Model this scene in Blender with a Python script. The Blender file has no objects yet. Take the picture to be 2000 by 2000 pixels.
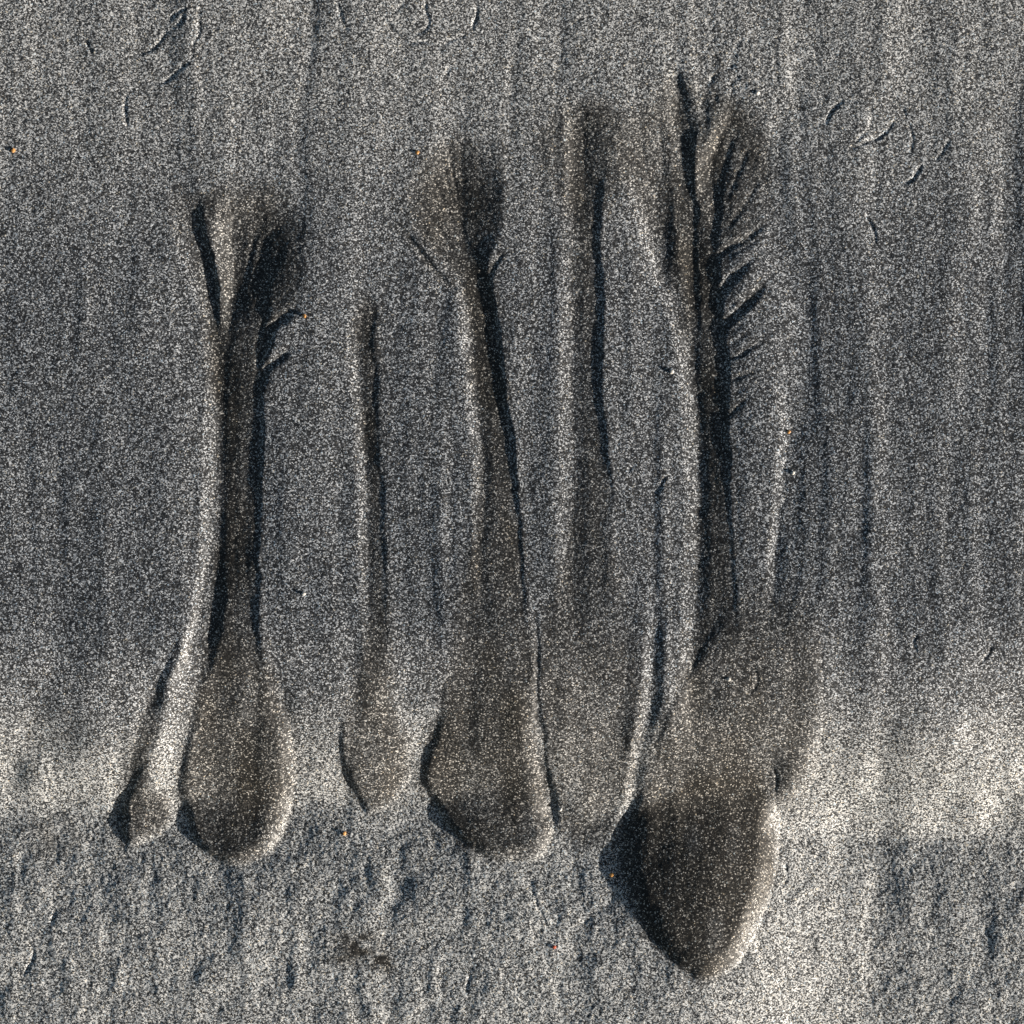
import bpy, math
import numpy as np
from mathutils import Matrix, Vector

rng = np.random.default_rng(7)
sc = bpy.context.scene
col = sc.collection

# ------------------------------------------------------------------ frame of reference
# The patch of beach is measured in "marks": 2000 marks = 0.60 m along the slope,
# x to the right, y down the slope, h out of the slope.
S = 0.60 / 2000.0
RELIEF = 1.38        # height of the relief against the drawn cross-sections
TILT = math.radians(12.0)
CT, ST = math.cos(TILT), math.sin(TILT)


def to_world(x, y, h):
    X = (x - 1000.0) * S
    V = (1000.0 - y) * S
    N = h * S
    return X, V * CT - N * ST, V * ST + N * CT


NRM = Vector((0, -ST, CT))
UPS = Vector((0, CT, ST))

# ------------------------------------------------------------------ camera
cam_d = bpy.data.cameras.new('camera')
cam = bpy.data.objects.new('camera', cam_d)
col.objects.link(cam)
CAM_DIST = 2.4
cam_d.sensor_width = 36.0
cam_d.lens = 36.0 * CAM_DIST / 0.60
cam_d.clip_start = 0.05
cam_d.clip_end = 500.0
R = Matrix((Vector((1, 0, 0)), UPS, NRM)).transposed()
cam.matrix_world = Matrix.Translation(NRM * CAM_DIST) @ R.to_4x4()
sc.camera = cam

# ------------------------------------------------------------------ sun and sky
SUN_EL = math.radians(12.0)      # above the slope
SUN_AZ = math.radians(-22.0)     # from the right, a little from down the slope
L = (Vector((1, 0, 0)) * (math.cos(SUN_EL) * math.cos(SUN_AZ))
     + UPS * (math.cos(SUN_EL) * math.sin(SUN_AZ)) + NRM * math.sin(SUN_EL))
sun_d = bpy.data.lights.new('sun', 'SUN')
sun_d.energy = 5.0
sun_d.angle = math.radians(0.53)
sun_d.color = (1.0, 0.92, 0.81)
sun = bpy.data.objects.new('sun', sun_d)
sun.rotation_euler = L.to_track_quat('Z', 'Y').to_euler()
col.objects.link(sun)

world = bpy.data.worlds.new('World')
sc.world = world
world.use_nodes = True
wn = world.node_tree
wn.nodes.clear()
sky = wn.nodes.new('ShaderNodeTexSky')
sky.sky_type = 'NISHITA'
sky.sun_disc = False
sky.sun_elevation = math.asin(L.z)
sky.sun_rotation = math.atan2(L.x, L.y)
bg = wn.nodes.new('ShaderNodeBackground')
bg.inputs['Strength'].default_value = 0.05
wo = wn.nodes.new('ShaderNodeOutputWorld')
wn.links.new(sky.outputs[0], bg.inputs[0])
wn.links.new(bg.outputs[0], wo.inputs[0])

vs = sc.view_settings
vs.view_transform = 'Standard'
vs.look = 'None'
vs.gamma = 1.0
vs.use_curve_mapping = False
vs.exposure = 0.8
sc.render.engine = 'CYCLES'
sc.cycles.use_denoising = False
sc.render.filter_size = 1.0
sc.cycles.max_bounces = 3


# ------------------------------------------------------------------ field helpers
GX0, GY0, GST = -240.0, -240.0, 2.0           # working raster of the relief
GN = 1241
gx = GX0 + GST * np.arange(GN)
gy = GY0 + GST * np.arange(GN)
XX, YY = np.meshgrid(gx, gy)


def sstep(a, b, v):
    t = np.clip((v - a) / (b - a), 0, 1)
    return t * t * (3 - 2 * t)


def blur(a, s):
    s = s / GST
    if s < 0.2:
        return a
    r = int(3 * s) + 1
    k = np.exp(-0.5 * (np.arange(-r, r + 1) / s) ** 2)
    k /= k.sum()
    p = np.pad(a, r, mode='edge')
    t = np.zeros((p.shape[0], a.shape[1]))
    for i, w in enumerate(k):
        t += w * p[:, i:i + a.shape[1]]
    o = np.zeros_like(a)
    for i, w in enumerate(k):
        o += w * t[i:i + a.shape[0], :]
    return o


def noise(sx, sy, seed, shape_from=None):
    """smooth value noise on the raster with cell sx by sy"""
    g = np.random.default_rng(seed)
    nx = int(GN * GST / sx) + 4
    ny = int(GN * GST / sy) + 4
    t = g.normal(size=(ny, nx))
    fx = (gx - GX0) / sx
    fy = (gy - GY0) / sy
    ix = fx.astype(int); iy = fy.astype(int)
    ax = fx - ix; ay = fy - iy
    ax = ax * ax * ax * (ax * (ax * 6 - 15) + 10); ay = ay * ay * ay * (ay * (ay * 6 - 15) + 10)
    a = t[iy][:, ix]; b = t[iy][:, ix + 1]; c = t[iy + 1][:, ix]; d = t[iy + 1][:, ix + 1]
    return (a * (1 - ax) + b * ax) * (1 - ay)[:, None] + (c * (1 - ax) + d * ax) * ay[:, None]


def warp_x(a, amp, sx, sy, seed):
    """shift the rows of a field sideways by smooth noise"""
    d = noise(sx, sy, seed) * amp / GST
    ii = np.arange(GN)[None, :] + d
    i0 = np.clip(np.floor(ii).astype(int), 0, GN - 2)
    f = np.clip(ii - i0, 0, 1)
    rows = np.arange(GN)[:, None]
    return a[rows, i0] * (1 - f) + a[rows, i0 + 1] * f


def loft(rows):
    """cross-sections [(y, [(x,h)...])] joined down the slope; returns height, left edge and right edge per row"""
    ys = np.array([r[0] for r in rows], float)
    P = np.array([r[1] for r in rows], float)
    out = np.zeros((GN, GN))
    for j in np.nonzero((gy >= ys[0]) & (gy <= ys[-1]))[0]:
        i = min(max(np.searchsorted(ys, gy[j]) - 1, 0), len(ys) - 2)
        t = (gy[j] - ys[i]) / (ys[i + 1] - ys[i])
        # Catmull-Rom down the slope keeps the lines flowing
        p1, p2 = P[i], P[i + 1]
        m1 = (P[i + 1] - P[max(i - 1, 0)]) / (ys[i + 1] - ys[max(i - 1, 0)]) * (ys[i + 1] - ys[i])
        k = min(i + 2, len(ys) - 1)
        m2 = (P[k] - P[i]) / (ys[k] - ys[i]) * (ys[i + 1] - ys[i])
        q = ((2 * t**3 - 3 * t**2 + 1) * p1 + (t**3 - 2 * t**2 + t) * m1
             + (-2 * t**3 + 3 * t**2) * p2 + (t**3 - t**2) * m2)
        xs = np.maximum.accumulate(q[:, 0] + np.arange(len(q)) * 1e-3)
        out[j] = np.interp(gx, xs, q[:, 1], left=q[0, 1], right=q[-1, 1])
    return out


def loft_mask(rows, y0, y1, pad=3.0):
    ys = np.array([r[0] for r in rows], float)
    a = np.interp(gy, ys, [r[1][0][0] for r in rows])
    b = np.interp(gy, ys, [r[1][-1][0] for r in rows])
    return ((XX >= a[:, None] - pad) & (XX <= b[:, None] + pad) & (YY >= y0) & (YY < y1))


def seg_dist(pts, box=None):
    """distance of the raster to a polyline, only near it"""
    pts = np.array(pts, float)
    pad = 60
    x0, x1 = pts[:, 0].min() - pad, pts[:, 0].max() + pad
    y0, y1 = pts[:, 1].min() - pad, pts[:, 1].max() + pad
    if box:
        x0, x1, y0, y1 = box
    i0, i1 = np.searchsorted(gx, [x0, x1]); j0, j1 = np.searchsorted(gy, [y0, y1])
    sl = (slice(j0, j1), slice(i0, i1))
    x = XX[sl]; y = YY[sl]
    d = np.full(x.shape, 1e9); tt = np.zeros(x.shape)
    n = len(pts) - 1
    for k in range(n):
        a, b = pts[k], pts[k + 1]
        v = b - a
        t = np.clip(((x - a[0]) * v[0] + (y - a[1]) * v[1]) / max(v @ v, 1e-9), 0, 1)
        dd = np.hypot(x - a[0] - t * v[0], y - a[1] - t * v[1])
        m = dd < d
        d[m] = dd[m]; tt[m] = ((k + t) / n)[m]
    return sl, d, tt


def smooth_line(pts, n=8, closed=False):
    pts = [np.array(p, float) for p in pts]
    out = []
    N = len(pts)
    rngk = range(N) if closed else range(N - 1)
    for i in rngk:
        p0 = pts[(i - 1) % N] if closed else pts[max(i - 1, 0)]
        p1 = pts[i]; p2 = pts[(i + 1) % N]
        p3 = pts[(i + 2) % N] if closed else pts[min(i + 2, N - 1)]
        for k in range(n):
            t = k / n
            out.append(0.5 * (2 * p1 + (p2 - p0) * t + (2 * p0 - 5 * p1 + 4 * p2 - p3) * t * t
                              + (-p0 + 3 * p1 - 3 * p2 + p3) * t**3))
    if not closed:
        out.append(pts[-1])
    return np.array(out)


def inside(poly, x, y):
    c = np.zeros(x.shape, bool)
    n = len(poly)
    for i in range(n):
        x1, y1 = poly[i]; x2, y2 = poly[(i + 1) % n]
        if y1 == y2:
            continue
        cond = (y1 > y) != (y2 > y)
        c ^= cond & (x < (x2 - x1) * (y - y1) / (y2 - y1) + x1)
    return c


def lobe(outline, hl, hr, wl, wr, y0, y1, wob=3.0, seed=1, y2=None):
    """a raised tongue: height hl at its left to hr at its right, flanks wl and wr wide, rising out of the slope between y0 and y1"""
    pl = smooth_line(outline, 6, True)
    box = (pl[:, 0].min() - 20, pl[:, 0].max() + 20, pl[:, 1].min() - 20, pl[:, 1].max() + 20)
    sl, d, _ = seg_dist(np.vstack([pl, pl[:1]]), box)
    x, y = XX[sl], YY[sl]
    ins = inside(pl, x, y)
    d = np.where(ins, d, -d) + (noise(26, 26, seed)[sl]) * wob * 0.5 + noise(9, 9, seed + 50)[sl] * 0.6
    t = np.clip((x - pl[:, 0].min()) / (pl[:, 0].max() - pl[:, 0].min()), 0, 1)
    w = wl + (wr - wl) * sstep(0.2, 0.8, t)
    q = np.clip(d / w, 0, 1)
    prof = np.sin(q * math.pi / 2) * 0.75 + 0.25 * q
    hh = (hl + (hr - hl) * t) * prof * sstep(y0, y1, y)
    if y2:
        hh = hh * (1 - sstep(y2[0], y2[1], y))
    H = np.zeros((GN, GN)); H[sl] = hh
    M = np.zeros((GN, GN), bool); M[sl] = (d > -2) & (y > y0 + 0.35 * (y1 - y0))
    return H, M


# ------------------------------------------------------------------ the relief of the sand
# broad form: a face that steepens near y 1300-1620, then levels out below
wob = 15 * noise(230, 400, 11) + 5 * noise(60, 80, 12)
yb = YY + wob
side = sstep(1350, 1750, XX)


def face(y, top, bot, s):
    sl_ = s * sstep(top - 150, top + 150, y) * (1 - sstep(bot - 20, bot + 50, y))
    return sl_ + 0.10 * (1 - sstep(0, 700, y)) - 0.06 * sstep(150, 900, y) * (1 - sstep(1150, 1310, y)) - 0.13 * sstep(1590, 1680, y) * (1 - sstep(1730, 1880, y))


def fall(top, bot, s):
    yy = np.arange(-600, 2800, 2.0)
    F_ = np.cumsum(face(yy, top, bot, s)) * 2.0
    F_ -= np.interp(1300, yy, F_)
    return np.interp(yb, yy, F_)


H = -(fall(1330, 1570, 0.60) * (1 - side) + fall(1320, 1630, 0.70) * side)
BASE = H.copy()
H = np.zeros((GN, GN))

# soft streaks running down the face
st = warp_x(noise(46, 700, 21), 22, 300, 300, 22) * 0.9 + warp_x(noise(22, 420, 23), 12, 200, 260, 24) * 0.38 \
    + warp_x(noise(120, 900, 25), 30, 300, 300, 26) * 1.6
low = sstep(1560, 1700, yb)
H += st * (0.85 + 0.1 * (1 - sstep(200, 600, YY)) - 0.5 * low)
mott = warp_x(noise(34, 60, 31), 18, 70, 70, 32) * 0.85 + warp_x(noise(18, 26, 33), 8, 40, 40, 37) * 0.36 + noise(9, 10, 34) * 0.20 + noise(90, 110, 38) * 1.6
band = sstep(1280, 1420, YY)
MOT = mott * (low * 0.72 + 0.14 * band * (1 - low))
H += MOT
H += noise(12, 14, 35) * 0.10 + noise(40, 60, 36) * 0.20

FLOW = np.zeros((GN, GN))      # share of fine dark sand that flowed, plus painted shade on and beside lobes
ID = np.zeros((GN, GN), np.int16)
PARTS = []                     # (flow key, part name)


def part(key, name, mask):
    PARTS.append((key, name))
    ID[mask] = len(PARTS)
    return mask


Z = lambda *xs: [(x, 0) for x in xs]

# ---- flow A : leftmost, two heads joining, ending in a small and a large lobe
A = [
    (375, Z(325, 350, 380, 392, 425, 452, 480, 520, 545, 570, 590)),
    (420, [(332, 0), (372, -3.5), (384, -3.5), (397, 0), (420, 0), (452, -8.5), (475, -8), (520, -5), (548, -3), (572, -1.2), (592, 0)]),
    (500, [(350, 0), (390, -4.6), (403, -4.6), (414, 0), (420, 0), (455, -12), (472, -11.4), (520, -7), (550, -4), (575, -1.6), (598, 0)]),
    (570, [(372, 0), (402, -4.8), (415, -5), (425, -1), (428, -1), (452, -10), (470, -9.6), (510, -6.4), (540, -3.4), (570, -1.2), (590, 0)]),
    (640, [(391, 0), (416, -4), (423, -4.6), (428, -4), (431, -4.2), (448, -7), (468, -5), (498, -6.2), (509, -6), (524, -1), (560, 0)]),
    (700, [(396, 0), (423, -6), (427, -6.2), (431, -6.6), (435, -7), (444, -6.6), (466, -4.4), (492, -4.9), (503, -5), (515, 0), (530, 0)]),
    (850, [(396, 0), (426, -6.6), (429, -6.8), (432, -7), (436, -7), (444, -6.4), (467, -4.0), (490, -3.9), (506, -4), (515, 0), (530, 0)]),
    (1005, [(390, 0), (414, -6), (418, -6), (424, -6), (430, -6), (440, -5.6), (464, -3.8), (486, -3.5), (505, -3.5), (513, 0), (528, 0)]),
    (1110, [(384, 0), (405, -5.6), (410, -5.6), (416, -5.6), (422, -5.7), (432, -5.0), (455, -3.4), (483, -2.8), (499, -3), (507, 0), (522, 0)]),
    (1200, [(371, 1), (390, -4.6), (396, -4.8), (402, -5), (408, -5), (418, -5), (440, -1.6), (481, -1.4), (496, -1.8), (504, .2), (520, 0)]),
    (1290, [(350, 3), (366, -2), (374, -3), (382, -3.2), (392, -3.4), (404, -3.4), (422, .6), (480, .4), (498, -.4), (514, 1.2), (534, 0)]),
    (1370, [(324, 0), (352, -.5), (356, -.8), (360, -.8), (364, -.8), (368, -.8), (386, 0), (486, 0), (504, -.6), (520, .5), (540, 0)]),
    (1440, Z(314, 340, 342, 344, 346, 350, 372, 488, 505, 522, 540)),
]
A = [(y, [(x, h * (0.70 if k in (7, 8) and y > 600 else 1)) for k, (x, h) in enumerate(r)]) for y, r in A]
HA = loft(A)
LEV = [   # the narrow ridge that peels off to the left and ends in the small lobe
    (1230, Z(352, 362, 372, 384)),
    (1290, [(330, 0), (349, 3.2), (352, 3), (372, 0)]),
    (1362, [(298, 0), (322, 4.6), (328, 4.6), (356, -.6)]),
    (1424, [(268, 0), (310, 5.4), (318, 5.2), (346, -.6)]),
    (1486, [(252, 0), (284, 5), (294, 5.2), (326, -.2)]),
    (1540, [(244, 0), (262, 4.2), (276, 4.6), (322, 0)]),
    (1590, [(226, 0), (244, 4), (270, 4), (334, 0)]),
    (1625, [(224, 0), (240, 3), (258, 3), (320, 0)]),
    (1660, Z(228, 240, 250, 262)),
]
LEV = [(y, [(x, h * 1.4) for x, h in r]) for y, r in LEV]
HL = loft(LEV)
HLs, MLs = lobe([(240, 1540), (224, 1590), (222, 1625), (230, 1655), (245, 1668), (285, 1648), (318, 1628), (334, 1604), (322, 1560), (285, 1535)],
                4.2, 4.0, 11, 24, 1530, 1590, 2, 3)
HA1, MA1 = lobe([(400, 1290), (386, 1340), (372, 1400), (352, 1480), (338, 1550), (350, 1590), (360, 1640), (385, 1672), (415, 1692), (450, 1700),
                 (495, 1692), (530, 1662), (556, 1610), (568, 1550), (572, 1480), (562, 1400), (545, 1340), (520, 1290), (460, 1270)],
                5.5, 17, 17, 40, 1270, 1540, 3, 4)
CHAN = HA + HL
H += HLs * 0.9 + HA1
part('A', 'levee', loft_mask(LEV, 1290, 1560) | MLs)
part('A', 'channel', loft_mask(A, 640, 1330, 2))
part('A', 'head_scar', loft_mask(A, 385, 640))
part('A', 'lobe', MA1)

# ---- flow B : the short slender one
B = [
    (560, Z(684, 700, 726, 736)),
    (620, [(680, 0), (704, -1.8), (727, -2.4), (739, 0)]),
    (700, [(676, 0), (698, -3.4), (725, -3), (738, 0)]),
    (780, [(686, 0), (708, -3.6), (731, -2.8), (742, 0)]),
    (850, [(692, 0), (716, -3.8), (736, -2.3), (745, 0)]),
    (1005, [(698, 0), (717, -3.4), (744, -1.8), (751, 0)]),
    (1160, [(704, 0), (719, -2.6), (751, -1.4), (757, 0)]),
    (1250, [(710, 0), (723, -1.5), (757, -.9), (762, 0)]),
    (1340, Z(714, 726, 761, 768)),
]
B = [(y, [(x, h * (0.72 if k == 2 else 1)) for k, (x, h) in enumerate(r)]) for y, r in B]
HB, MB = lobe([(680, 1365), (664, 1410), (660, 1460), (664, 1505), (684, 1548), (704, 1588), (716, 1602), (750, 1588), (782, 1560), (806, 1500),
               (806, 1440), (780, 1385), (730, 1350)], 5.5, 6.5, 14, 44, 1350, 1500, 3, 5)
CHAN += loft(B)
H += HB
part('B', 'channel', loft_mask(B, 570, 1335))
part('B', 'lobe', MB)

# ---- flow C : fan-shaped head, long channel, broad lobe
C_ = [
    (255, Z(862, 890, 905, 950, 985)),
    (300, [(826, 0), (880, -3), (902, -4.6), (950, -1.6), (980, 0)]),
    (360, [(798, 0), (865, -4.8), (902, -8), (952, -3), (982, 0)]),
    (420, [(798, 0), (872, -5), (903, -8), (950, -3.6), (980, 0)]),
    (460, [(818, 0), (878, -5), (906, -8), (946, -4.6), (976, 0)]),
    (510, [(858, 0), (892, -5), (916, -6.5), (940, -5.4), (957, 0)]),
    (545, [(874, 0), (900, -5.2), (926, -6.2), (948, -6), (962, 0)]),
    (600, [(891, 0), (915, -5), (936, -5), (960, -5), (971, 0)]),
    (680, [(901, 0), (922, -4.6), (942, -5), (969, -5.4), (980, 0)]),
    (770, [(911, 0), (931, -4.2), (952, -4.4), (980, -5.2), (991, 0)]),
    (860, [(917, 0), (937, -4), (956, -3.4), (993, -4.6), (1003, 0)]),
    (980, [(923, 0), (944, -3.2), (970, -2.4), (1007, -3.4), (1015, 0)]),
    (1090, [(924, 0), (945, -1.7), (980, -1.4), (1015, -2.4), (1022, 0)]),
    (1180, [(924, 0), (945, -.3), (985, -.3), (1022, -1.2), (1028, 0)]),
    (1240, Z(924, 945, 985, 1024, 1030)),
]
C_ = [(y, [(x, h * (0.82 if k == 3 and y > 500 else 1)) for k, (x, h) in enumerate(r)]) for y, r in C_]
CW = [   # groove between this flow's lobe and the apron of the next
    (1200, Z(1022, 1038, 1044, 1050, 1120)),
    (1290, [(1026, 0), (1042, 1.2), (1050, -.9), (1056, 1.3), (1125, 0)]),
    (1430, [(1028, 0), (1045, 1.2), (1055, -1.2), (1063, 1.8), (1130, 0)]),
    (1523, [(1040, 0), (1056, .8), (1070, -1.7), (1079, 2.4), (1150, 0)]),
    (1590, [(1052, 0), (1067, .4), (1082, -2), (1092, 2.4), (1160, 0)]),
    (1640, [(1070, 0), (1078, 0), (1088, -.5), (1097, .5), (1160, 0)]),
    (1665, Z(1072, 1080, 1088, 1098, 1160)),
]
HC1, MC1 = lobe([(905, 1280), (866, 1340), (856, 1400), (844, 1445), (828, 1488), (824, 1545), (846, 1578), (864, 1612), (888, 1640), (912, 1664), (955, 1688),
                 (1010, 1694), (1060, 1684), (1082, 1640), (1066, 1560), (1050, 1460), (1040, 1370), (1010, 1290)],
                5.5, 12.5, 16, 34, 1290, 1500, 4, 6)
CHAN += loft(C_) + loft(CW)
H += HC1
part('C', 'lobe', MC1)
part('C', 'channel', loft_mask(C_, 520, 1230))
part('C', 'head_scar', loft_mask(C_, 262, 520))

# ---- flow D : straight channel with an apron below
D = [
    (180, Z(1094, 1112, 1132, 1168, 1190, 1205)),
    (230, [(1097, 0), (1119, -4), (1136, -4.2), (1170, -1.8), (1192, -.4), (1205, 0)]),
    (300, [(1100, 0), (1121, -5.4), (1140, -6), (1172, -2.6), (1190, -.6), (1205, 0)]),
    (380, [(1101, 0), (1123, -4.4), (1142, -5), (1167, -4), (1180, 0), (1200, 0)]),
    (450, [(1098, 0), (1126, -3), (1146, -3.2), (1169, -4), (1178, 0), (1195, 0)]),
    (590, [(1093, 0), (1116, -3.8), (1136, -3.2), (1169, -4.2), (1178, 0), (1195, 0)]),
    (690, [(1092, 0), (1117, -4.4), (1136, -3.6), (1168, -4.2), (1177, 0), (1195, 0)]),
    (755, [(1093, 0), (1118, -4.4), (1136, -3.6), (1168, -3.6), (1177, 0), (1195, 0)]),
    (864, [(1094, 0), (1121, -4.4), (1142, -3.2), (1179, -2.6), (1186, 0), (1200, 0)]),
    (942, [(1092, 0), (1121, -3.8), (1152, -2), (1187, -1.8), (1193, 0), (1205, 0)]),
    (1020, [(1088, 0), (1119, -2.8), (1152, -1), (1189, -.6), (1195, 0), (1205, 0)]),
    (1200, [(1082, 0), (1120, -2.4), (1155, 0), (1180, 0), (1196, 0), (1205, 0)]),
    (1330, Z(1078, 1118, 1155, 1180, 1196, 1205)),
]
D = [(y, [(x, h * (0.74 if k == 3 else 1)) for k, (x, h) in enumerate(r)]) for y, r in D]
DR = [   # bright ridge along the right of the apron and the gutter beside it
    (1190, Z(1232, 1258, 1284, 1304, 1350)),
    (1270, [(1226, 0), (1256, 2), (1277, -1.2), (1304, 2.2), (1350, 0)]),
    (1367, [(1214, 0), (1250, 3), (1271, -1.2), (1296, 2.8), (1350, 0)]),
    (1445, [(1196, 0), (1238, 3.4), (1256, -1), (1278, 3.2), (1350, 0)]),
    (1523, [(1180, 0), (1226, 3.6), (1244, -1.2), (1266, 4), (1350, 0)]),
    (1585, [(1166, 0), (1216, 3.6), (1233, -1), (1256, 4.5), (1350, 0)]),
    (1640, [(1156, 0), (1196, 2), (1213, -.6), (1245, 2.5), (1350, 0)]),
    (1690, Z(1156, 1190, 1212, 1240, 1350)),
]
CHAN += loft(D) + loft(DR)
ap = [(1086, 1330), (1058, 1370), (1068, 1450), (1088, 1560), (1102, 1640), (1150, 1668), (1198, 1650), (1226, 1585), (1242, 1500), (1258, 1400), (1264, 1330)]
part('D', 'apron', inside(ap, XX, YY))
part('D', 'channel', loft_mask(D, 390, 1325))
part('D', 'head_scar', loft_mask(D, 190, 390))

# ---- flow E : the large one
EU = [
    (120, Z(1205, 1235, 1270, 1298, 1318, 1326, 1338, 1385, 1420, 1465, 1490)),
    (155, [(1205, 0), (1235, 0), (1270, 0), (1296, 0), (1319, -2.6), (1327, -2.6), (1336, -.4), (1390, 0), (1420, 0), (1465, 0), (1490, 0)]),
    (190, [(1205, 0), (1235, -.3), (1270, -.5), (1300, -.8), (1325, -4.6), (1334, -4.4), (1352, -1.4), (1400, -.2), (1425, -1), (1465, -.6), (1492, 0)]),
    (230, [(1205, 0), (1235, -.6), (1270, -1.6), (1306, -2), (1328, -6), (1345, -5.6), (1368, -.6), (1396, -.2), (1420, -4.6), (1460, -3.4), (1500, 0)]),
    (271, [(1202, 0), (1235, -1.4), (1275, -3), (1310, -3), (1331, -7), (1351, -6), (1364, -1), (1383, -1), (1408, -8), (1455, -5), (1506, 0)]),
    (328, [(1206, 0), (1240, -3.4), (1280, -5), (1314, -4.5), (1336, -8), (1353, -7.6), (1364, -3), (1368, -3), (1394, -10.4), (1450, -5.6), (1510, 0)]),
    (385, [(1230, 0), (1256, -4.4), (1285, -6), (1318, -5), (1339, -8.2), (1354, -8.2), (1364, -4.6), (1370, -4.6), (1398, -9), (1412, -6), (1508, 0)]),
    (456, [(1246, 0), (1270, -5.2), (1295, -6), (1322, -5), (1343, -8), (1354, -8), (1363, -5.6), (1374, -5.6), (1393, -7.2), (1405, -3), (1490, 0)]),
    (520, [(1266, 0), (1290, -5.4), (1310, -6), (1328, -5), (1348, -8), (1357, -8), (1368, -6), (1378, -6), (1397, -7), (1409, -2), (1470, 0)]),
    (580, [(1290, 0), (1314, -5.2), (1325, -5.6), (1334, -5.6), (1351, -7), (1359, -7), (1370, -5), (1382, -4.8), (1401, -6), (1411, -1), (1440, 0)]),
    (642, [(1310, 0), (1332, -4.4), (1338, -5), (1344, -5), (1352, -5.2), (1362, -4.8), (1372, -3.4), (1390, -4.2), (1406, -5), (1415, 0), (1425, 0)]),
]
EL = [
    (640, [(1310, 0), (1338, -5), (1352, -5.2), (1372, -3.4), (1390, -4.2), (1406, -5), (1415, 0), (1428, 0)]),
    (700, [(1323, 0), (1347, -5), (1360, -5.2), (1373, -3.6), (1394, -4.4), (1415, -5.8), (1425, 0), (1438, 0)]),
    (786, [(1332, 0), (1358, -5.4), (1364, -5.4), (1378, -3.9), (1398, -4.2), (1415, -4.8), (1424, 0), (1438, 0)]),
    (864, [(1335, 0), (1361, -5.6), (1367, -5.4), (1382, -3.8), (1402, -3.8), (1417, -4.2), (1425, 0), (1438, 0)]),
    (942, [(1337, 0), (1361, -5.6), (1368, -5.2), (1384, -3.4), (1410, -3), (1422, -2.8), (1428, 0), (1440, 0)]),
    (1019, [(1337, 0), (1362, -5), (1369, -4.7), (1386, -3), (1415, -2.4), (1425, -2.2), (1431, 0), (1445, 0)]),
    (1160, [(1331, 0), (1358, -4.4), (1366, -4.0), (1388, -2.0), (1420, -1.3), (1431, -1.2), (1438, 0), (1450, 0)]),
    (1274, [(1329, 0), (1354, -4.2), (1365, -3.8), (1388, -1.6), (1425, -.6), (1436, -.6), (1443, 0), (1455, 0)]),
    (1352, [(1320, 0), (1348, -3.2), (1360, -3), (1380, -.6), (1425, 0), (1440, -.3), (1447, 0), (1460, 0)]),
    (1440, Z(1310, 1340, 1355, 1375, 1420, 1442, 1450, 1462)),
]
EL = [(y, [(x, h * (0.74 if k in (4, 5) else 1)) for k, (x, h) in enumerate(r)]) for y, r in EL]
EU = [(y, [(x, h * (0.82 if k == 8 and y > 400 else 1)) for k, (x, h) in enumerate(r)]) for y, r in EU]
HE1, ME1 = lobe([(1450, 1120), (1540, 1110), (1592, 1150), (1606, 1260), (1612, 1370), (1610, 1480), (1600, 1532), (1570, 1572), (1530, 1606), (1500, 1720), (1300, 1740),
                 (1255, 1600), (1278, 1480), (1310, 1380), (1380, 1250)], 1.0, 12.0, 14, 44, 1080, 1500, 4, 8, (1560, 1700))
HE2, ME2 = lobe([(1290, 1560), (1232, 1622), (1216, 1670), (1220, 1715), (1232, 1758), (1250, 1796), (1270, 1832), (1294, 1866), (1322, 1896), (1348, 1916), (1372, 1930),
                 (1405, 1924), (1438, 1905), (1466, 1873), (1488, 1829), (1508, 1783), (1520, 1742), (1530, 1692), (1534, 1640), (1530, 1590), (1480, 1560), (1400, 1540)],
                4.8, 20.0, 40, 46, 1540, 1700, 2, 9)
CHAN += np.where(YY <= 641, loft(EU), loft(EL))
H += HE1 + HE2
part('E', 'shoulder', ME1)
part('E', 'channel', loft_mask(EL, 640, 1400))
part('E', 'head_scar', loft_mask(EU, 130, 640))
part('E', 'lobe', ME2)

# ---- flow F : faint single rill on the right
F = [
    (640, Z(1505, 1530, 1560, 1600)),
    (786, [(1511, 0), (1537, -2), (1565, -1), (1605, 0)]),
    (833, [(1521, 0), (1542, -3.0), (1578, -1), (1620, 0)]),
    (895, [(1515, 0), (1535, -3.6), (1572, -1.2), (1618, 0)]),
    (960, [(1511, 0), (1532, -3.7), (1570, -1.1), (1618, 0)]),
    (1019, [(1508, 0), (1528, -3.6), (1568, -1), (1614, 0)]),
    (1066, [(1503, 0), (1521, -3.6), (1554, -.5), (1596, 0)]),
    (1113, [(1497, 0), (1514, -3), (1545, -.4), (1588, 0)]),
    (1160, [(1490, 0), (1506, -2.2), (1535, -.3), (1578, 0)]),
    (1240, Z(1480, 1496, 1520, 1560)),
]
CHAN += loft(F)
H += warp_x(warp_x(CHAN, 2.4, 70, 60, 81), 1.3, 18, 15, 82) * (1 + 0.10 * noise(50, 120, 83))
part('F', 'channel', loft_mask(F, 680, 1230))

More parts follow.
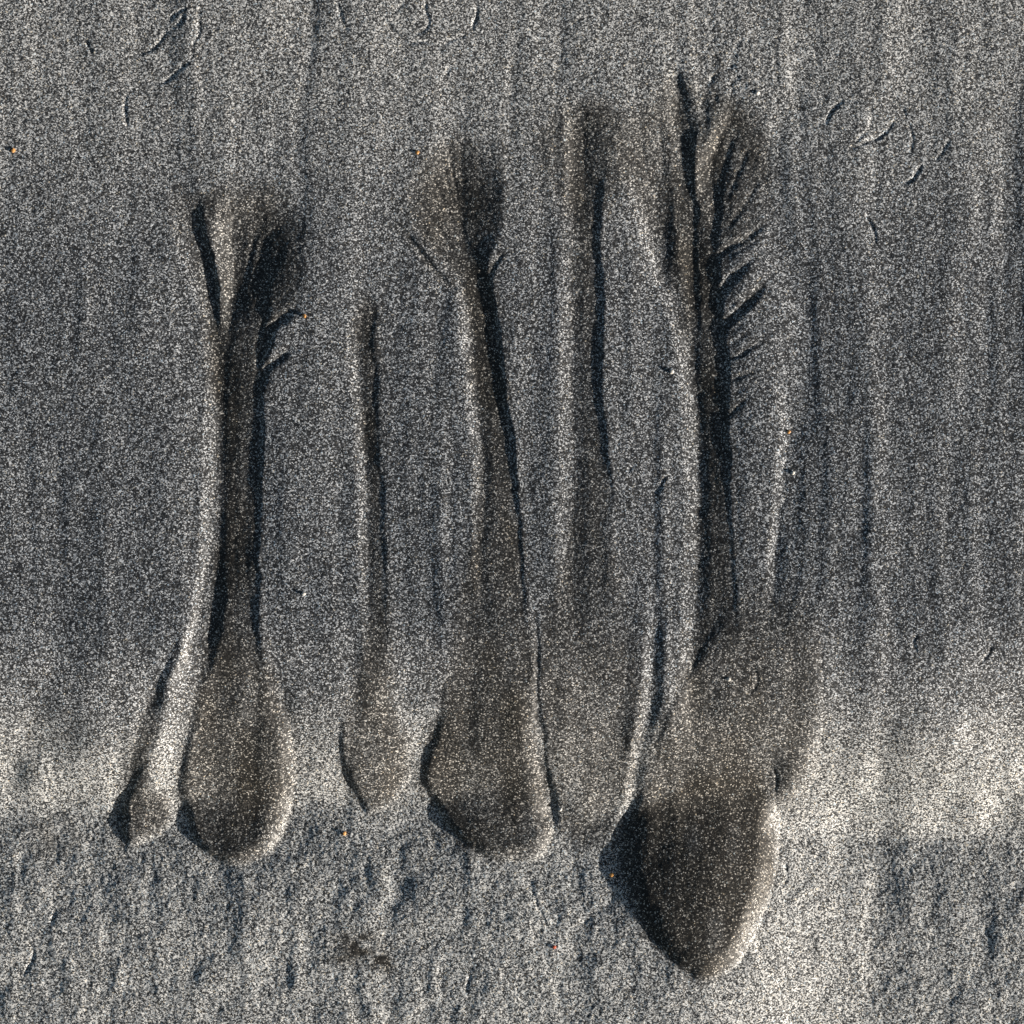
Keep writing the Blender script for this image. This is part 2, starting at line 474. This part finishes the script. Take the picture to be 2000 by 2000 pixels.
CH = np.clip(-loft(A) / 5, 0, 1) + np.clip(-loft(B) / 4, 0, 1) + np.clip(-loft(C_) / 5, 0, 1) + np.clip(-loft(D) / 5, 0, 1) \
    + np.clip(-np.where(YY <= 641, loft(EU), loft(EL)) / 5, 0, 1) + np.clip(-loft(F) / 14, 0, 1)
LB = np.clip(HLs / 4, 0, 1) * .7 + np.clip(HA1 / 5, 0, 1) + np.clip(HB / 4, 0, 1) * .7 + np.clip(HC1 / 5, 0, 1) + np.clip(HE1 / 6, 0, 1) * .8 \
    + np.clip(HE2 / 7, 0, 1) + np.clip(HL / 5, 0, 1) * .5 + blur(inside(ap, XX, YY) * sstep(1330, 1560, YY), 10) * .7
TONGUES = [
    (.72, [(400, 640), (510, 640), (512, 850), (508, 1005), (502, 1160), (518, 1280), (548, 1350), (572, 1450), (572, 1540), (552, 1612), (500, 1688), (440, 1696),
           (380, 1668), (348, 1600), (330, 1550), (350, 1470), (372, 1380), (402, 1250), (420, 1050), (428, 850)]),
    (.72, [(690, 610), (736, 610), (746, 900), (757, 1200), (775, 1380), (796, 1480), (770, 1570), (714, 1600), (672, 1530), (660, 1450), (676, 1370), (722, 1200), (716, 900)]),
    (.74, [(905, 500), (958, 500), (998, 860), (1020, 1100), (1040, 1240), (1053, 1440), (1080, 1628), (1060, 1684), (960, 1686), (890, 1650), (840, 1575), (816, 1540),
           (826, 1470), (850, 1400), (868, 1330), (882, 1230), (906, 1110), (938, 930)]),
    (.55, [(1110, 230), (1180, 230), (1170, 400), (1172, 700), (1190, 980), (1235, 1250), (1258, 1310), (1243, 1450), (1200, 1640), (1110, 1650), (1062, 1450), (1054, 1250), (1120, 1000), (1122, 700)]),
    (.70, [(1300, 480), (1395, 480), (1413, 640), (1424, 860), (1432, 1020), (1440, 1200), (1460, 1320), (1480, 1450), (1500, 1600), (1300, 1640), (1250, 1560),
           (1285, 1420), (1358, 1280), (1366, 1000), (1360, 760), (1330, 590)]),
    (.70, [(318, 1330), (270, 1400), (245, 1500), (212, 1590), (212, 1640), (232, 1664), (300, 1636), (328, 1604), (316, 1560), (278, 1540), (292, 1470)]),
    (1.0, [(1250, 1590), (1206, 1655), (1212, 1715), (1226, 1762), (1262, 1830), (1316, 1893), (1372, 1930), (1405, 1922), (1450, 1890), (1480, 1830), (1500, 1783), (1512, 1742), (1520, 1692), (1524, 1640), (1500, 1560), (1400, 1520)]),  # largest lobe, widened leftwards to paint its cast shadow dark
    (.58, [(330, 390), (395, 380), (430, 362), (480, 350), (560, 372), (588, 440), (586, 540), (530, 640), (410, 640), (385, 560)]),
    (.60, [(790, 410), (806, 340), (850, 282), (905, 264), (960, 288), (984, 350), (978, 440), (950, 530), (895, 540), (835, 480)]),
    (.52, [(1050, 270), (1100, 205), (1160, 190), (1230, 220), (1290, 180), (1312, 130), (1340, 150), (1430, 190), (1495, 250), (1508, 400), (1420, 480), (1330, 500), (1262, 430), (1225, 350),
           (1185, 420), (1090, 400)]),
]
TG = np.zeros((GN, GN))
for wgt, pl in TONGUES:
    TG = np.maximum(TG, blur(inside(smooth_line(pl, 5, True), XX, YY) * wgt, 8.0))
TG = np.maximum(TG, blur(inside(smooth_line([(1430, 1180), (1500, 1160), (1580, 1210), (1600, 1400), (1590, 1520), (1530, 1600), (1400, 1640), (1330, 1500)], 5, True), XX, YY) * .62, 26.0))
TG = warp_x(TG, 5, 60, 40, 72)
LOBEM = np.clip(blur(np.clip(HA1 / 4, 0, 1) + np.clip(HC1 / 4, 0, 1) + np.clip(HE2 / 5, 0, 1) + np.clip(HE1 / 5, 0, 1), 4), 0, 1)
H -= 0.8 * (MOT + 0.0) * LOBEM
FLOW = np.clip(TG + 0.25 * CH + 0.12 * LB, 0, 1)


# ---- side rills : narrow grooves feeding the channels
GNZ = noise(14, 14, 77)


def groove(pts, w, d, tail=0.25, name=None, key=None, rim=0.0):
    global H
    pl = smooth_line(pts, 6)
    sl, dist, t = seg_dist(pl)
    dist = dist + GNZ[sl] * 0.22 * w
    taper = sstep(0, tail, t) * (1 - 0.3 * sstep(0.8, 1, t))
    g = np.exp(-(dist / w) ** 2)
    H[sl] -= d * taper * g
    if rim:
        H[sl] += rim * taper * np.exp(-((np.abs(dist) - 2.0 * w) / w) ** 2)
    if name:
        m = np.zeros((GN, GN), bool); m[sl] = (dist < 1.35 * w)
        part(key, name, m)
    return sl, g * taper


RILLS = [
    ('E', [(1508, 424), (1463, 461), (1429, 480), (1404, 497)], 6.5, 3.2),
    ('E', [(1468, 508), (1440, 537), (1417, 558), (1400, 580)], 7.5, 3.6),
    ('E', [(1514, 524), (1471, 579), (1449, 602), (1426, 622), (1408, 644)], 9.0, 4.8),
    ('E', [(1496, 664), (1470, 676), (1450, 691), (1420, 700)], 5.5, 1.9),
    ('E', [(1486, 719), (1451, 733), (1420, 744)], 5.0, 1.4),
    ('E', [(1468, 772), (1440, 795), (1420, 812)], 6.0, 1.6),
    ('A', [(590, 594), (540, 626), (522, 656), (506, 704)], 8.0, 5.0),
    ('A', [(572, 668), (547, 696), (520, 718), (505, 750)], 8.0, 4.2),
    ('C', [(772, 422), (804, 469), (835, 510), (858, 537), (888, 562)], 5.0, 2.8),
    ('C', [(840, 330), (852, 360), (868, 400), (885, 440)], 4.5, 1.8),
    ('C', [(876, 270), (879, 300), (884, 340), (892, 380)], 4.5, 1.8),
    ('C', [(985, 490), (968, 512), (955, 540)], 4.5, 2.6),
]
for key, pts, w, d in RILLS:
    sl, g = groove(pts, w, d * 0.8, 0.35, 'side_rill', key)
    FLOW[sl] = np.maximum(FLOW[sl], np.clip(g * 1.3, 0, 1) * 0.8)
# fine feathering between the rills of the large head and the fan of flow C
for pts, w, d in [
    ([(1500, 455), (1455, 482), (1420, 500)], 3.0, 1.2), ([(1500, 480), (1450, 520), (1420, 542)], 3.0, 1.2),
    ([(1498, 560), (1460, 572), (1425, 600)], 3.0, 1.2), ([(1500, 600), (1460, 625), (1430, 648)], 3.5, 1.5),
    ([(1490, 640), (1450, 658), (1425, 672)], 3.2, 1.4), ([(1480, 700), (1450, 712), (1428, 722)], 3.0, 1.1),
    ([(1476, 745), (1450, 760), (1428, 772)], 3.0, 1.1), ([(1440, 250), (1425, 290), (1412, 340)], 4.0, 1.2),
    ([(1470, 270), (1450, 320), (1425, 380)], 4.0, 1.2), ([(1490, 340), (1460, 390), (1425, 440)], 4.0, 1.2),
    ([(810, 380), (840, 420), (875, 470)], 3.5, 1.1), ([(800, 410), (835, 460), (872, 510)], 3.5, 1.0),
    ([(860, 300), (870, 340), (884, 390)], 3.2, 1.0), ([(500, 430), (490, 480), (478, 540)], 4.0, 1.2),
    ([(530, 440), (512, 500), (490, 570)], 4.0, 1.2), ([(556, 470), (530, 530), (500, 600)], 4.0, 1.2),
    ([(1250, 250), (1258, 300), (1268, 360)], 4.0, 1.0), ([(1285, 220), (1292, 280), (1296, 340)], 4.0, 1.0),
    ([(911, 1476), (880, 1505), (855, 1540)], 7.0, 1.8), ([(905, 1440), (870, 1455), (845, 1480)], 5.0, 1.2),
    ([(540, 730), (520, 742), (508, 760)], 4.0, 1.4), ([(548, 770), (522, 780), (508, 795)], 3.5, 1.0),
    ([(540, 850), (522, 862), (508, 880)], 3.5, 0.9), ([(770, 900), (752, 915), (744, 930)], 3.0, .7),
    ([(1420, 1420), (1400, 1500), (1385, 1600)], 12.0, 1.2), ([(1480, 1440), (1460, 1540), (1440, 1640)], 14.0, 1.2),
    ([(950, 1350), (948, 1450), (952, 1560)], 14.0, 1.0), ([(1120, 1300), (1116, 1420), (1125, 1560)], 9.0, 1.0),
    ([(1180, 1280), (1172, 1400), (1165, 1540)], 9.0, 1.0), ([(1470, 1250), (1462, 1350), (1455, 1420)], 8.0, 1.2),
    ([(1540, 1180), (1545, 1300), (1552, 1440)], 10.0, 1.2), ([(1440, 1200), (1446, 1300), (1440, 1400)], 6.0, 1.0),
    ([(1215, 560), (1205, 700), (1212, 900)], 14.0, 0.8), ([(1020, 500), (1030, 700), (1060, 900)], 16.0, 0.8),
    ([(820, 800), (826, 1000), (830, 1200)], 16.0, 0.8), ([(600, 850), (610, 1050), (620, 1250)], 16.0, 0.8),
    ([(1690, 700), (1710, 900), (1700, 1150)], 18.0, 1.0), ([(1768, 420), (1755, 560), (1745, 720)], 14.0, 1.2),
    ([(1450, 860), (1440, 980), (1450, 1100)], 9.0, 1.2),
]:
    groove(pts, w * 1.3, d * (1.0 if pts[0][1] < 600 and w < 5 else 0.3), 0.45)

# ---- cracks in the crust
CRACKS = [
    [(394, 8), (388, 30), (389, 60), (378, 84), (374, 112)],
    [(374, 116), (352, 132), (330, 152), (312, 160), (290, 158)],
    [(368, 14), (345, 26), (330, 38)],
    [(360, 26), (354, 42), (344, 50)],
    [(330, 56), (312, 78), (296, 94), (262, 106)],
    [(166, 74), (172, 92), (178, 100)],
    [(246, 180), (242, 210), (246, 242)],
    [(658, 0), (664, 26), (672, 48), (680, 60)],
    [(706, 14), (722, 32), (746, 40), (760, 50), (774, 66), (790, 78), (800, 84)],
    [(800, 84), (822, 80), (846, 86), (862, 102)],
    [(866, 88), (880, 78), (900, 72), (914, 64)],
    [(920, 62), (926, 44), (932, 26), (930, 8)],
    [(790, 4), (776, 18), (770, 24)],
    [(832, 0), (830, 20), (838, 40), (830, 58), (812, 66)],
    [(872, 150), (874, 140), (878, 130)],
    [(1664, 196), (1680, 194), (1702, 196)],
    [(1728, 198), (1752, 202), (1766, 214), (1770, 226)],
    [(1696, 206), (1704, 214), (1700, 248), (1684, 264), (1664, 286)],
    [(1748, 232), (1736, 252), (1716, 268), (1692, 276), (1664, 290)],
    [(1776, 240), (1784, 264), (1780, 296)],
    [(1858, 268), (1848, 286), (1836, 304), (1828, 310)],
    [(1804, 316), (1794, 334), (1782, 350), (1766, 356)],
    [(1692, 416), (1702, 436), (1710, 452), (1712, 472)],
    [(1648, 196), (1626, 214), (1614, 238)],
    [(1458, 1304), (1476, 1312), (1480, 1330), (1472, 1348), (1454, 1360)],
    [(1492, 1498), (1512, 1504), (1524, 1526), (1523, 1558), (1528, 1594)],
    [(1242, 910), (1230, 916), (1226, 922)],
    [(1302, 930), (1294, 940), (1290, 952), (1280, 962)],
    [(1790, 1240), (1782, 1254), (1790, 1272)],
    [(1936, 1258), (1930, 1278), (1912, 1296)],
    [(1596, 1540), (1592, 1560), (1588, 1580)],
    [(1036, 1724), (1042, 1756), (1050, 1782), (1066, 1812)],
    [(1160, 1802), (1140, 1816), (1118, 1826)],
    [(1540, 1696), (1548, 1716), (1546, 1736), (1534, 1744)],
    [(918, 1916), (912, 1936), (908, 1950)],
    [(40, 1850), (52, 1872), (44, 1896), (30, 1920)],
    [(96, 1790), (90, 1802), (86, 1816)],
]
for c in CRACKS:
    groove(c, 2.4, 2.0 + 0.6 * math.sin(c[0][0]), 0.15, 'crack', 'CRACK', 0.0)
# tiny pits in the crust near the top of the large head
g = np.random.default_rng(5)
for k in range(60):
    x, y = g.normal(1435, 45), g.normal(125, 40)
    groove([(x, y), (x + g.normal(0, 6), y + g.normal(0, 6))], 3.2, g.uniform(.6, 1.6), 0.01)
for k in range(90):
    x, y = g.uniform(-100, 2100), g.uniform(1640, 2100)
    if 1230 < x < 1545 and y < 1950:
        continue
    groove([(x, y), (x + g.normal(0, 8), y + g.normal(0, 10))], g.uniform(6, 14), g.uniform(.2, .8), 0.01)

H = BASE + blur(H, 1.6) * RELIEF
FLOW = np.clip(blur(FLOW, 5.0) * (0.9 + 0.16 * noise(40, 90, 71)) + 0.16 * blur(FLOW, 60.0), 0, 1)
STAIN_SHADE = np.zeros((GN, GN))
STAIN_SHADE += np.exp(-(((XX - 690) / 62) ** 2 + ((YY - 1868) / 36) ** 2) ** 2) * 1.0
STAIN_SHADE += np.exp(-(((XX - 745) / 26) ** 2 + ((YY - 1896) / 20) ** 2) ** 2) * 1.0
STAIN_SHADE += np.exp(-(((XX - 80) / 60) ** 2 + ((YY - 1640) / 50) ** 2) ** 2) * 0.45  # shade of a hollow near the left edge, painted as dark sand
STAIN_SHADE *= np.clip(0.75 + 0.5 * noise(16, 16, 61), 0, 1.3)
COARSE_LIT = np.clip(sstep(1330, 1560, yb) * (1 - 0.9 * np.clip(FLOW, 0, 1)) + 0.45 * (1 - sstep(100, 560, YY)), 0, 1)  # coarser sand low down; its pale tone also paints in the band's sunlight

# ------------------------------------------------------------------ mesh grid
SP = 2.4
core = np.arange(-130, 2130 + SP, SP)
n_o = 62
grow = SP * 1.075 ** np.arange(1, n_o + 1)
far = grow[-1] * 1.35 ** np.arange(1, 23)
tailr = core[-1] + np.cumsum(np.concatenate([grow, far]))
taill = core[0] - np.cumsum(np.concatenate([grow, far]))
ax = np.concatenate([taill[::-1], core, tailr])
NV = len(ax)
VX, VY = np.meshgrid(ax, ax)
spx = np.gradient(ax)
jx = rng.uniform(-.38, .38, VX.shape) * np.minimum(spx, 12)[None, :]
jy = rng.uniform(-.38, .38, VX.shape) * np.minimum(spx, 12)[:, None]
VX = VX + jx; VY = VY + jy


def sample(f, x, y):
    u = np.clip((x - GX0) / GST, 0, GN - 1.001); v = np.clip((y - GY0) / GST, 0, GN - 1.001)
    i = u.astype(int); j = v.astype(int); a = u - i; b = v - j
    return (f[j, i] * (1 - a) + f[j, i + 1] * a) * (1 - b) + (f[j + 1, i] * (1 - a) + f[j + 1, i + 1] * a) * b


VH = sample(H, VX, VY)
VF = sample(FLOW, VX, VY)
VC = sample(COARSE_LIT, VX, VY)
VS = sample(STAIN_SHADE, VX, VY)
# every vertex is about one grain: grains stand proud or lie low
gr = rng.normal(size=VX.shape)
gr2 = (gr + np.roll(gr, 1, 0) + np.roll(gr, 1, 1) + np.roll(np.roll(gr, 1, 0), 1, 1)) * 0.5
GA = 0.135 + 0.13 * VC - 0.02 * np.clip(VF, 0, 1)
VH = VH + GA * (0.7 * gr + 0.55 * gr2)
# the beach goes on beyond the patch with gentle swells
out = np.maximum(np.maximum(-240 - VX, VX - 2240), np.maximum(-240 - VY, VY - 2240))
out = np.clip(out, 0, None)
VH = VH + np.minimum(out / 400.0, 1) * (6 * np.sin(VX / 310.0 + 1.3) * np.sin(VY / 900.0) + 30 * np.sin(VX / 2900.0) * np.cos(VY / 4100.0) * np.minimum(out / 6000, 1))

WX, WY, WZ = to_world(VX, VY, VH)
CO = np.stack([WX, WY, WZ], -1).reshape(-1, 3).astype(np.float32)
idx = np.arange(NV * NV).reshape(NV, NV)
# rows run down the slope: wind so that normals point out of it
Q = np.stack([idx[:-1, :-1], idx[1:, :-1], idx[1:, 1:], idx[:-1, 1:]], -1).reshape(-1, 4)
cx = 0.5 * (ax[:-1] + ax[1:])
CX, CY = np.meshgrid(cx, cx)
ii = np.clip(((CX - GX0) / GST).round().astype(int), 0, GN - 1)
jj = np.clip(((CY - GY0) / GST).round().astype(int), 0, GN - 1)
QID = ID[jj, ii]
QID[(CX < -235) | (CX > 2235) | (CY < -235) | (CY > 2235)] = 0
QID = QID.reshape(-1)
ATTR = {'flow': VF.reshape(-1).astype(np.float32), 'coarse_lit': VC.reshape(-1).astype(np.float32), 'stain_shade': VS.reshape(-1).astype(np.float32)}


# ------------------------------------------------------------------ sand material
def sand_material():
    m = bpy.data.materials.new('black_sand')
    m.use_nodes = True
    nt = m.node_tree; N = nt.nodes; K = nt.links
    N.clear()
    o = N.new('ShaderNodeOutputMaterial'); p = N.new('ShaderNodeBsdfPrincipled')
    K.new(p.outputs[0], o.inputs[0])
    tc = N.new('ShaderNodeTexCoord')

    def vor(size, seed):
        v = N.new('ShaderNodeTexVoronoi'); v.feature = 'F1'; v.distance = 'EUCLIDEAN'
        v.inputs['Scale'].default_value = 1.0 / (size * S)
        mp = N.new('ShaderNodeMapping'); mp.inputs['Location'].default_value = (seed, seed * .7, seed * .3)
        K.new(tc.outputs['Object'], mp.inputs[0]); K.new(mp.outputs[0], v.inputs['Vector'])
        return v
    v1 = vor(2.15, 0.0)
    sep = N.new('ShaderNodeSeparateColor'); K.new(v1.outputs['Color'], sep.inputs[0])

    def ramp(stops):
        r = N.new('ShaderNodeValToRGB'); r.color_ramp.interpolation = 'LINEAR'
        e = r.color_ramp.elements
        while len(e) < len(stops):
            e.new(0.5)
        for k, (pos, c) in enumerate(stops):
            e[k].position = pos; e[k].color = (*c, 1)
        return r
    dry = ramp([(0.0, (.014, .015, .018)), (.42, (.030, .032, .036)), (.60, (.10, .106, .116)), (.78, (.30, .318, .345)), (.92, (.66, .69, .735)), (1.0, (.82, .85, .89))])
    pal = ramp([(0.0, (.016, .017, .019)), (.30, (.042, .045, .049)), (.47, (.18, .187, .195)), (.64, (.45, .462, .47)), (.82, (.78, .79, .79)), (1.0, (.88, .89, .89))])  # pale grains, also carrying the painted sunlight of the band
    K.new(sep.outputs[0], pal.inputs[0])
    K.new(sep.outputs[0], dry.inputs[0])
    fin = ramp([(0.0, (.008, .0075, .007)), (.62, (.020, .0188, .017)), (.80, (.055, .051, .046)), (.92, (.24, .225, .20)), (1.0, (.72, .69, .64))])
    K.new(sep.outputs[0], fin.inputs[0])
    # a few grains of other minerals
    tint = ramp([(0.0, (1, 1, 1)), (.90, (1, 1, 1)), (.94, (1.0, .9, .74)), (.97, (.74, .88, 1.0)), (.999, (1, .72, .48)), (1.0, (1, .7, .45))])
    tint.color_ramp.interpolation = 'CONSTANT'
    K.new(sep.outputs[1], tint.inputs[0])

    def attr(n):
        a = N.new('ShaderNodeAttribute'); a.attribute_name = n; return a
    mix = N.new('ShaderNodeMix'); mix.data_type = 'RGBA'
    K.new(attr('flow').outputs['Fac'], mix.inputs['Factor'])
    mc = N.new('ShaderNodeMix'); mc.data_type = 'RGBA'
    K.new(attr('coarse_lit').outputs['Fac'], mc.inputs['Factor'])
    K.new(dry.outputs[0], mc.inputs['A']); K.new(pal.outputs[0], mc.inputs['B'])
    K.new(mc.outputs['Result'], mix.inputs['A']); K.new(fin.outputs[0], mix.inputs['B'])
    mul = N.new('ShaderNodeMix'); mul.data_type = 'RGBA'; mul.blend_type = 'MULTIPLY'; mul.inputs['Factor'].default_value = 1
    K.new(mix.outputs['Result'], mul.inputs['A']); K.new(tint.outputs[0], mul.inputs['B'])
    stn = N.new('ShaderNodeMix'); stn.data_type = 'RGBA'
    K.new(attr('stain_shade').outputs['Fac'], stn.inputs['Factor'])
    K.new(mul.outputs['Result'], stn.inputs['A']); K.new(fin.outputs[0], stn.inputs['B'])
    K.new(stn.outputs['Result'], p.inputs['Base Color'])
    # wetter, glassier grains glint
    ro = N.new('ShaderNodeMapRange'); ro.inputs['To Min'].default_value = .38; ro.inputs['To Max'].default_value = .85
    K.new(sep.outputs[2], ro.inputs['Value']); K.new(ro.outputs[0], p.inputs['Roughness'])
    p.inputs['Specular IOR Level'].default_value = .45
    # round backs of the grains
    bp = N.new('ShaderNodeBump'); bp.invert = True
    bp.inputs['Strength'].default_value = .3; bp.inputs['Distance'].default_value = 0.8 * S
    K.new(v1.outputs['Distance'], bp.inputs['Height']); K.new(bp.outputs[0], p.inputs['Normal'])
    return m


SAND = sand_material()


def surface(name, faces, parent=None):
    used = np.unique(faces)
    remap = np.full(len(CO), -1, np.int32); remap[used] = np.arange(len(used))
    f = remap[faces]
    me = bpy.data.meshes.new(name)
    me.vertices.add(len(used)); me.vertices.foreach_set('co', CO[used].ravel())
    me.loops.add(f.size); me.loops.foreach_set('vertex_index', f.ravel().astype(np.int32))
    me.polygons.add(len(f)); me.polygons.foreach_set('loop_start', (np.arange(len(f)) * 4).astype(np.int32))
    for k, v in ATTR.items():
        a = me.attributes.new(k, 'FLOAT', 'POINT'); a.data.foreach_set('value', v[used])
    me.update(calc_edges=True)
    me.materials.append(SAND)
    o = bpy.data.objects.new(name, me); col.objects.link(o)
    if parent is not None:
        o.parent = parent
        o.matrix_parent_inverse = Matrix.Translation(-Vector(parent.location))
    return o


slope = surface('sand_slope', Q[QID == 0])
slope['kind'] = 'structure'
slope['label'] = 'grey speckled black sand slope with faint vertical streaks and cracks'

INFO = {
    'A': ((450, 1690), 'leftmost dark sand flow, two heads merging, ending in a narrow and a round lobe'),
    'B': ((715, 1600), 'shortest, slenderest complete sand flow, with a small pointed lobe, between two larger flows'),
    'C': ((960, 1690), 'sand flow with a fan-shaped feathered head and broad ragged lobe, left of the middle pair'),
    'D': ((1140, 1665), 'straight unbranched sand flow ending in a flat apron, directly left of the largest flow'),
    'E': ((1370, 1930), 'largest sand flow, many side rills on its right, ending in the lowest pointed lobe'),
    'F': ((1500, 1230), 'faint thin rill with a bright edge, rightmost, just right of the largest flow'),
}
ROOT = {}
for k, ((x, y), lab) in INFO.items():
    e = bpy.data.objects.new('sand_flow', None)
    e.empty_display_size = 0.01
    h = float(sample(H, np.array([float(x)]), np.array([float(y)]))[0])
    e.location = to_world(x, y, h)
    e['label'] = lab; e['category'] = 'sand flow'; e['group'] = 'sand flows running down the slope'
    col.objects.link(e); ROOT[k] = e
ROOT['CRACK'] = slope
for n, (k, nm) in enumerate(PARTS, 1):
    f = Q[QID == n]
    if len(f):
        surface(nm, f, ROOT[k])


# ------------------------------------------------------------------ single large grains
def stone_mat(name, c, rough=.5):
    m = bpy.data.materials.new(name); m.use_nodes = True
    nt = m.node_tree; p = nt.nodes['Principled BSDF']
    nz = nt.nodes.new('ShaderNodeTexNoise'); nz.inputs['Scale'].default_value = 900
    r = nt.nodes.new('ShaderNodeValToRGB')
    r.color_ramp.elements[0].color = (*[v * .6 for v in c], 1); r.color_ramp.elements[1].color = (*c, 1)
    nt.links.new(nz.outputs[0], r.inputs[0]); nt.links.new(r.outputs[0], p.inputs['Base Color'])
    p.inputs['Roughness'].default_value = rough
    return m


WHITE = stone_mat('pale_quartz', (.82, .8, .76)); AMBER = stone_mat('amber_grain', (.75, .38, .12)); RED = stone_mat('red_grain', (.6, .12, .06))
GRAINS = [
    (1314, 726, 4.6, WHITE, 'pale round grain on the bank between the two right channels'),
    (1550, 923, 4.2, WHITE, 'white grain in the thin rill on the far right'),
    (593, 617, 4.4, AMBER, 'amber grain right of the leftmost flow\'s forked head'),
    (22, 291, 4.8, AMBER, 'amber grain at the left edge, upper quarter'),
    (814, 296, 4.2, AMBER, 'amber grain just above left of the fan-shaped head'),
    (1198, 1722, 5.0, AMBER, 'amber grain beside the shadowed left edge of the lowest lobe'),
    (1083, 1863, 4.2, RED, 'tiny red grain on the bumpy sand near the bottom'),
    (667, 1638, 4.4, AMBER, 'amber grain below the small pointed lobe'),
    (1095, 1591, 4.4, WHITE, 'pale grain beside the foot of the dark groove left of the apron'),
    (1541, 844, 4.2, AMBER, 'amber grain at the top of the thin rightmost rill'),
    (593, 1160, 4.2, WHITE, 'pale grain alone between the leftmost and the shortest flow'),
    (1424, 1326, 4.4, WHITE, 'white grain on the floor where the largest flow widens'),
    (1481, 181, 4.6, WHITE, 'white grain up right of the largest flow\'s head'),
]
import bmesh
for n, (x, y, r, mt, lab) in enumerate(GRAINS):
    bm = bmesh.new()
    bmesh.ops.create_icosphere(bm, subdivisions=2, radius=r * S)
    gg = np.random.default_rng(100 + n)
    ax1 = Vector(gg.normal(size=3)).normalized(); ax2 = Vector(gg.normal(size=3)).normalized()
    for v in bm.verts:
        k = v.co.normalized()
        v.co = v.co * (1 + .22 * k.dot(ax1) - .25 * abs(k.dot(ax2)) + gg.normal() * .05)
        v.co.z *= .8
    me = bpy.data.meshes.new('sand_grain'); bm.to_mesh(me); bm.free()
    me.materials.append(mt)
    o = bpy.data.objects.new('sand_grain', me)
    h = float(sample(H, np.array([float(x)]), np.array([float(y)]))[0])
    o.location = to_world(x, y, h + r * .25)
    o['label'] = lab; o['category'] = 'grain'; o['group'] = 'single large grains on the sand'
    col.objects.link(o)
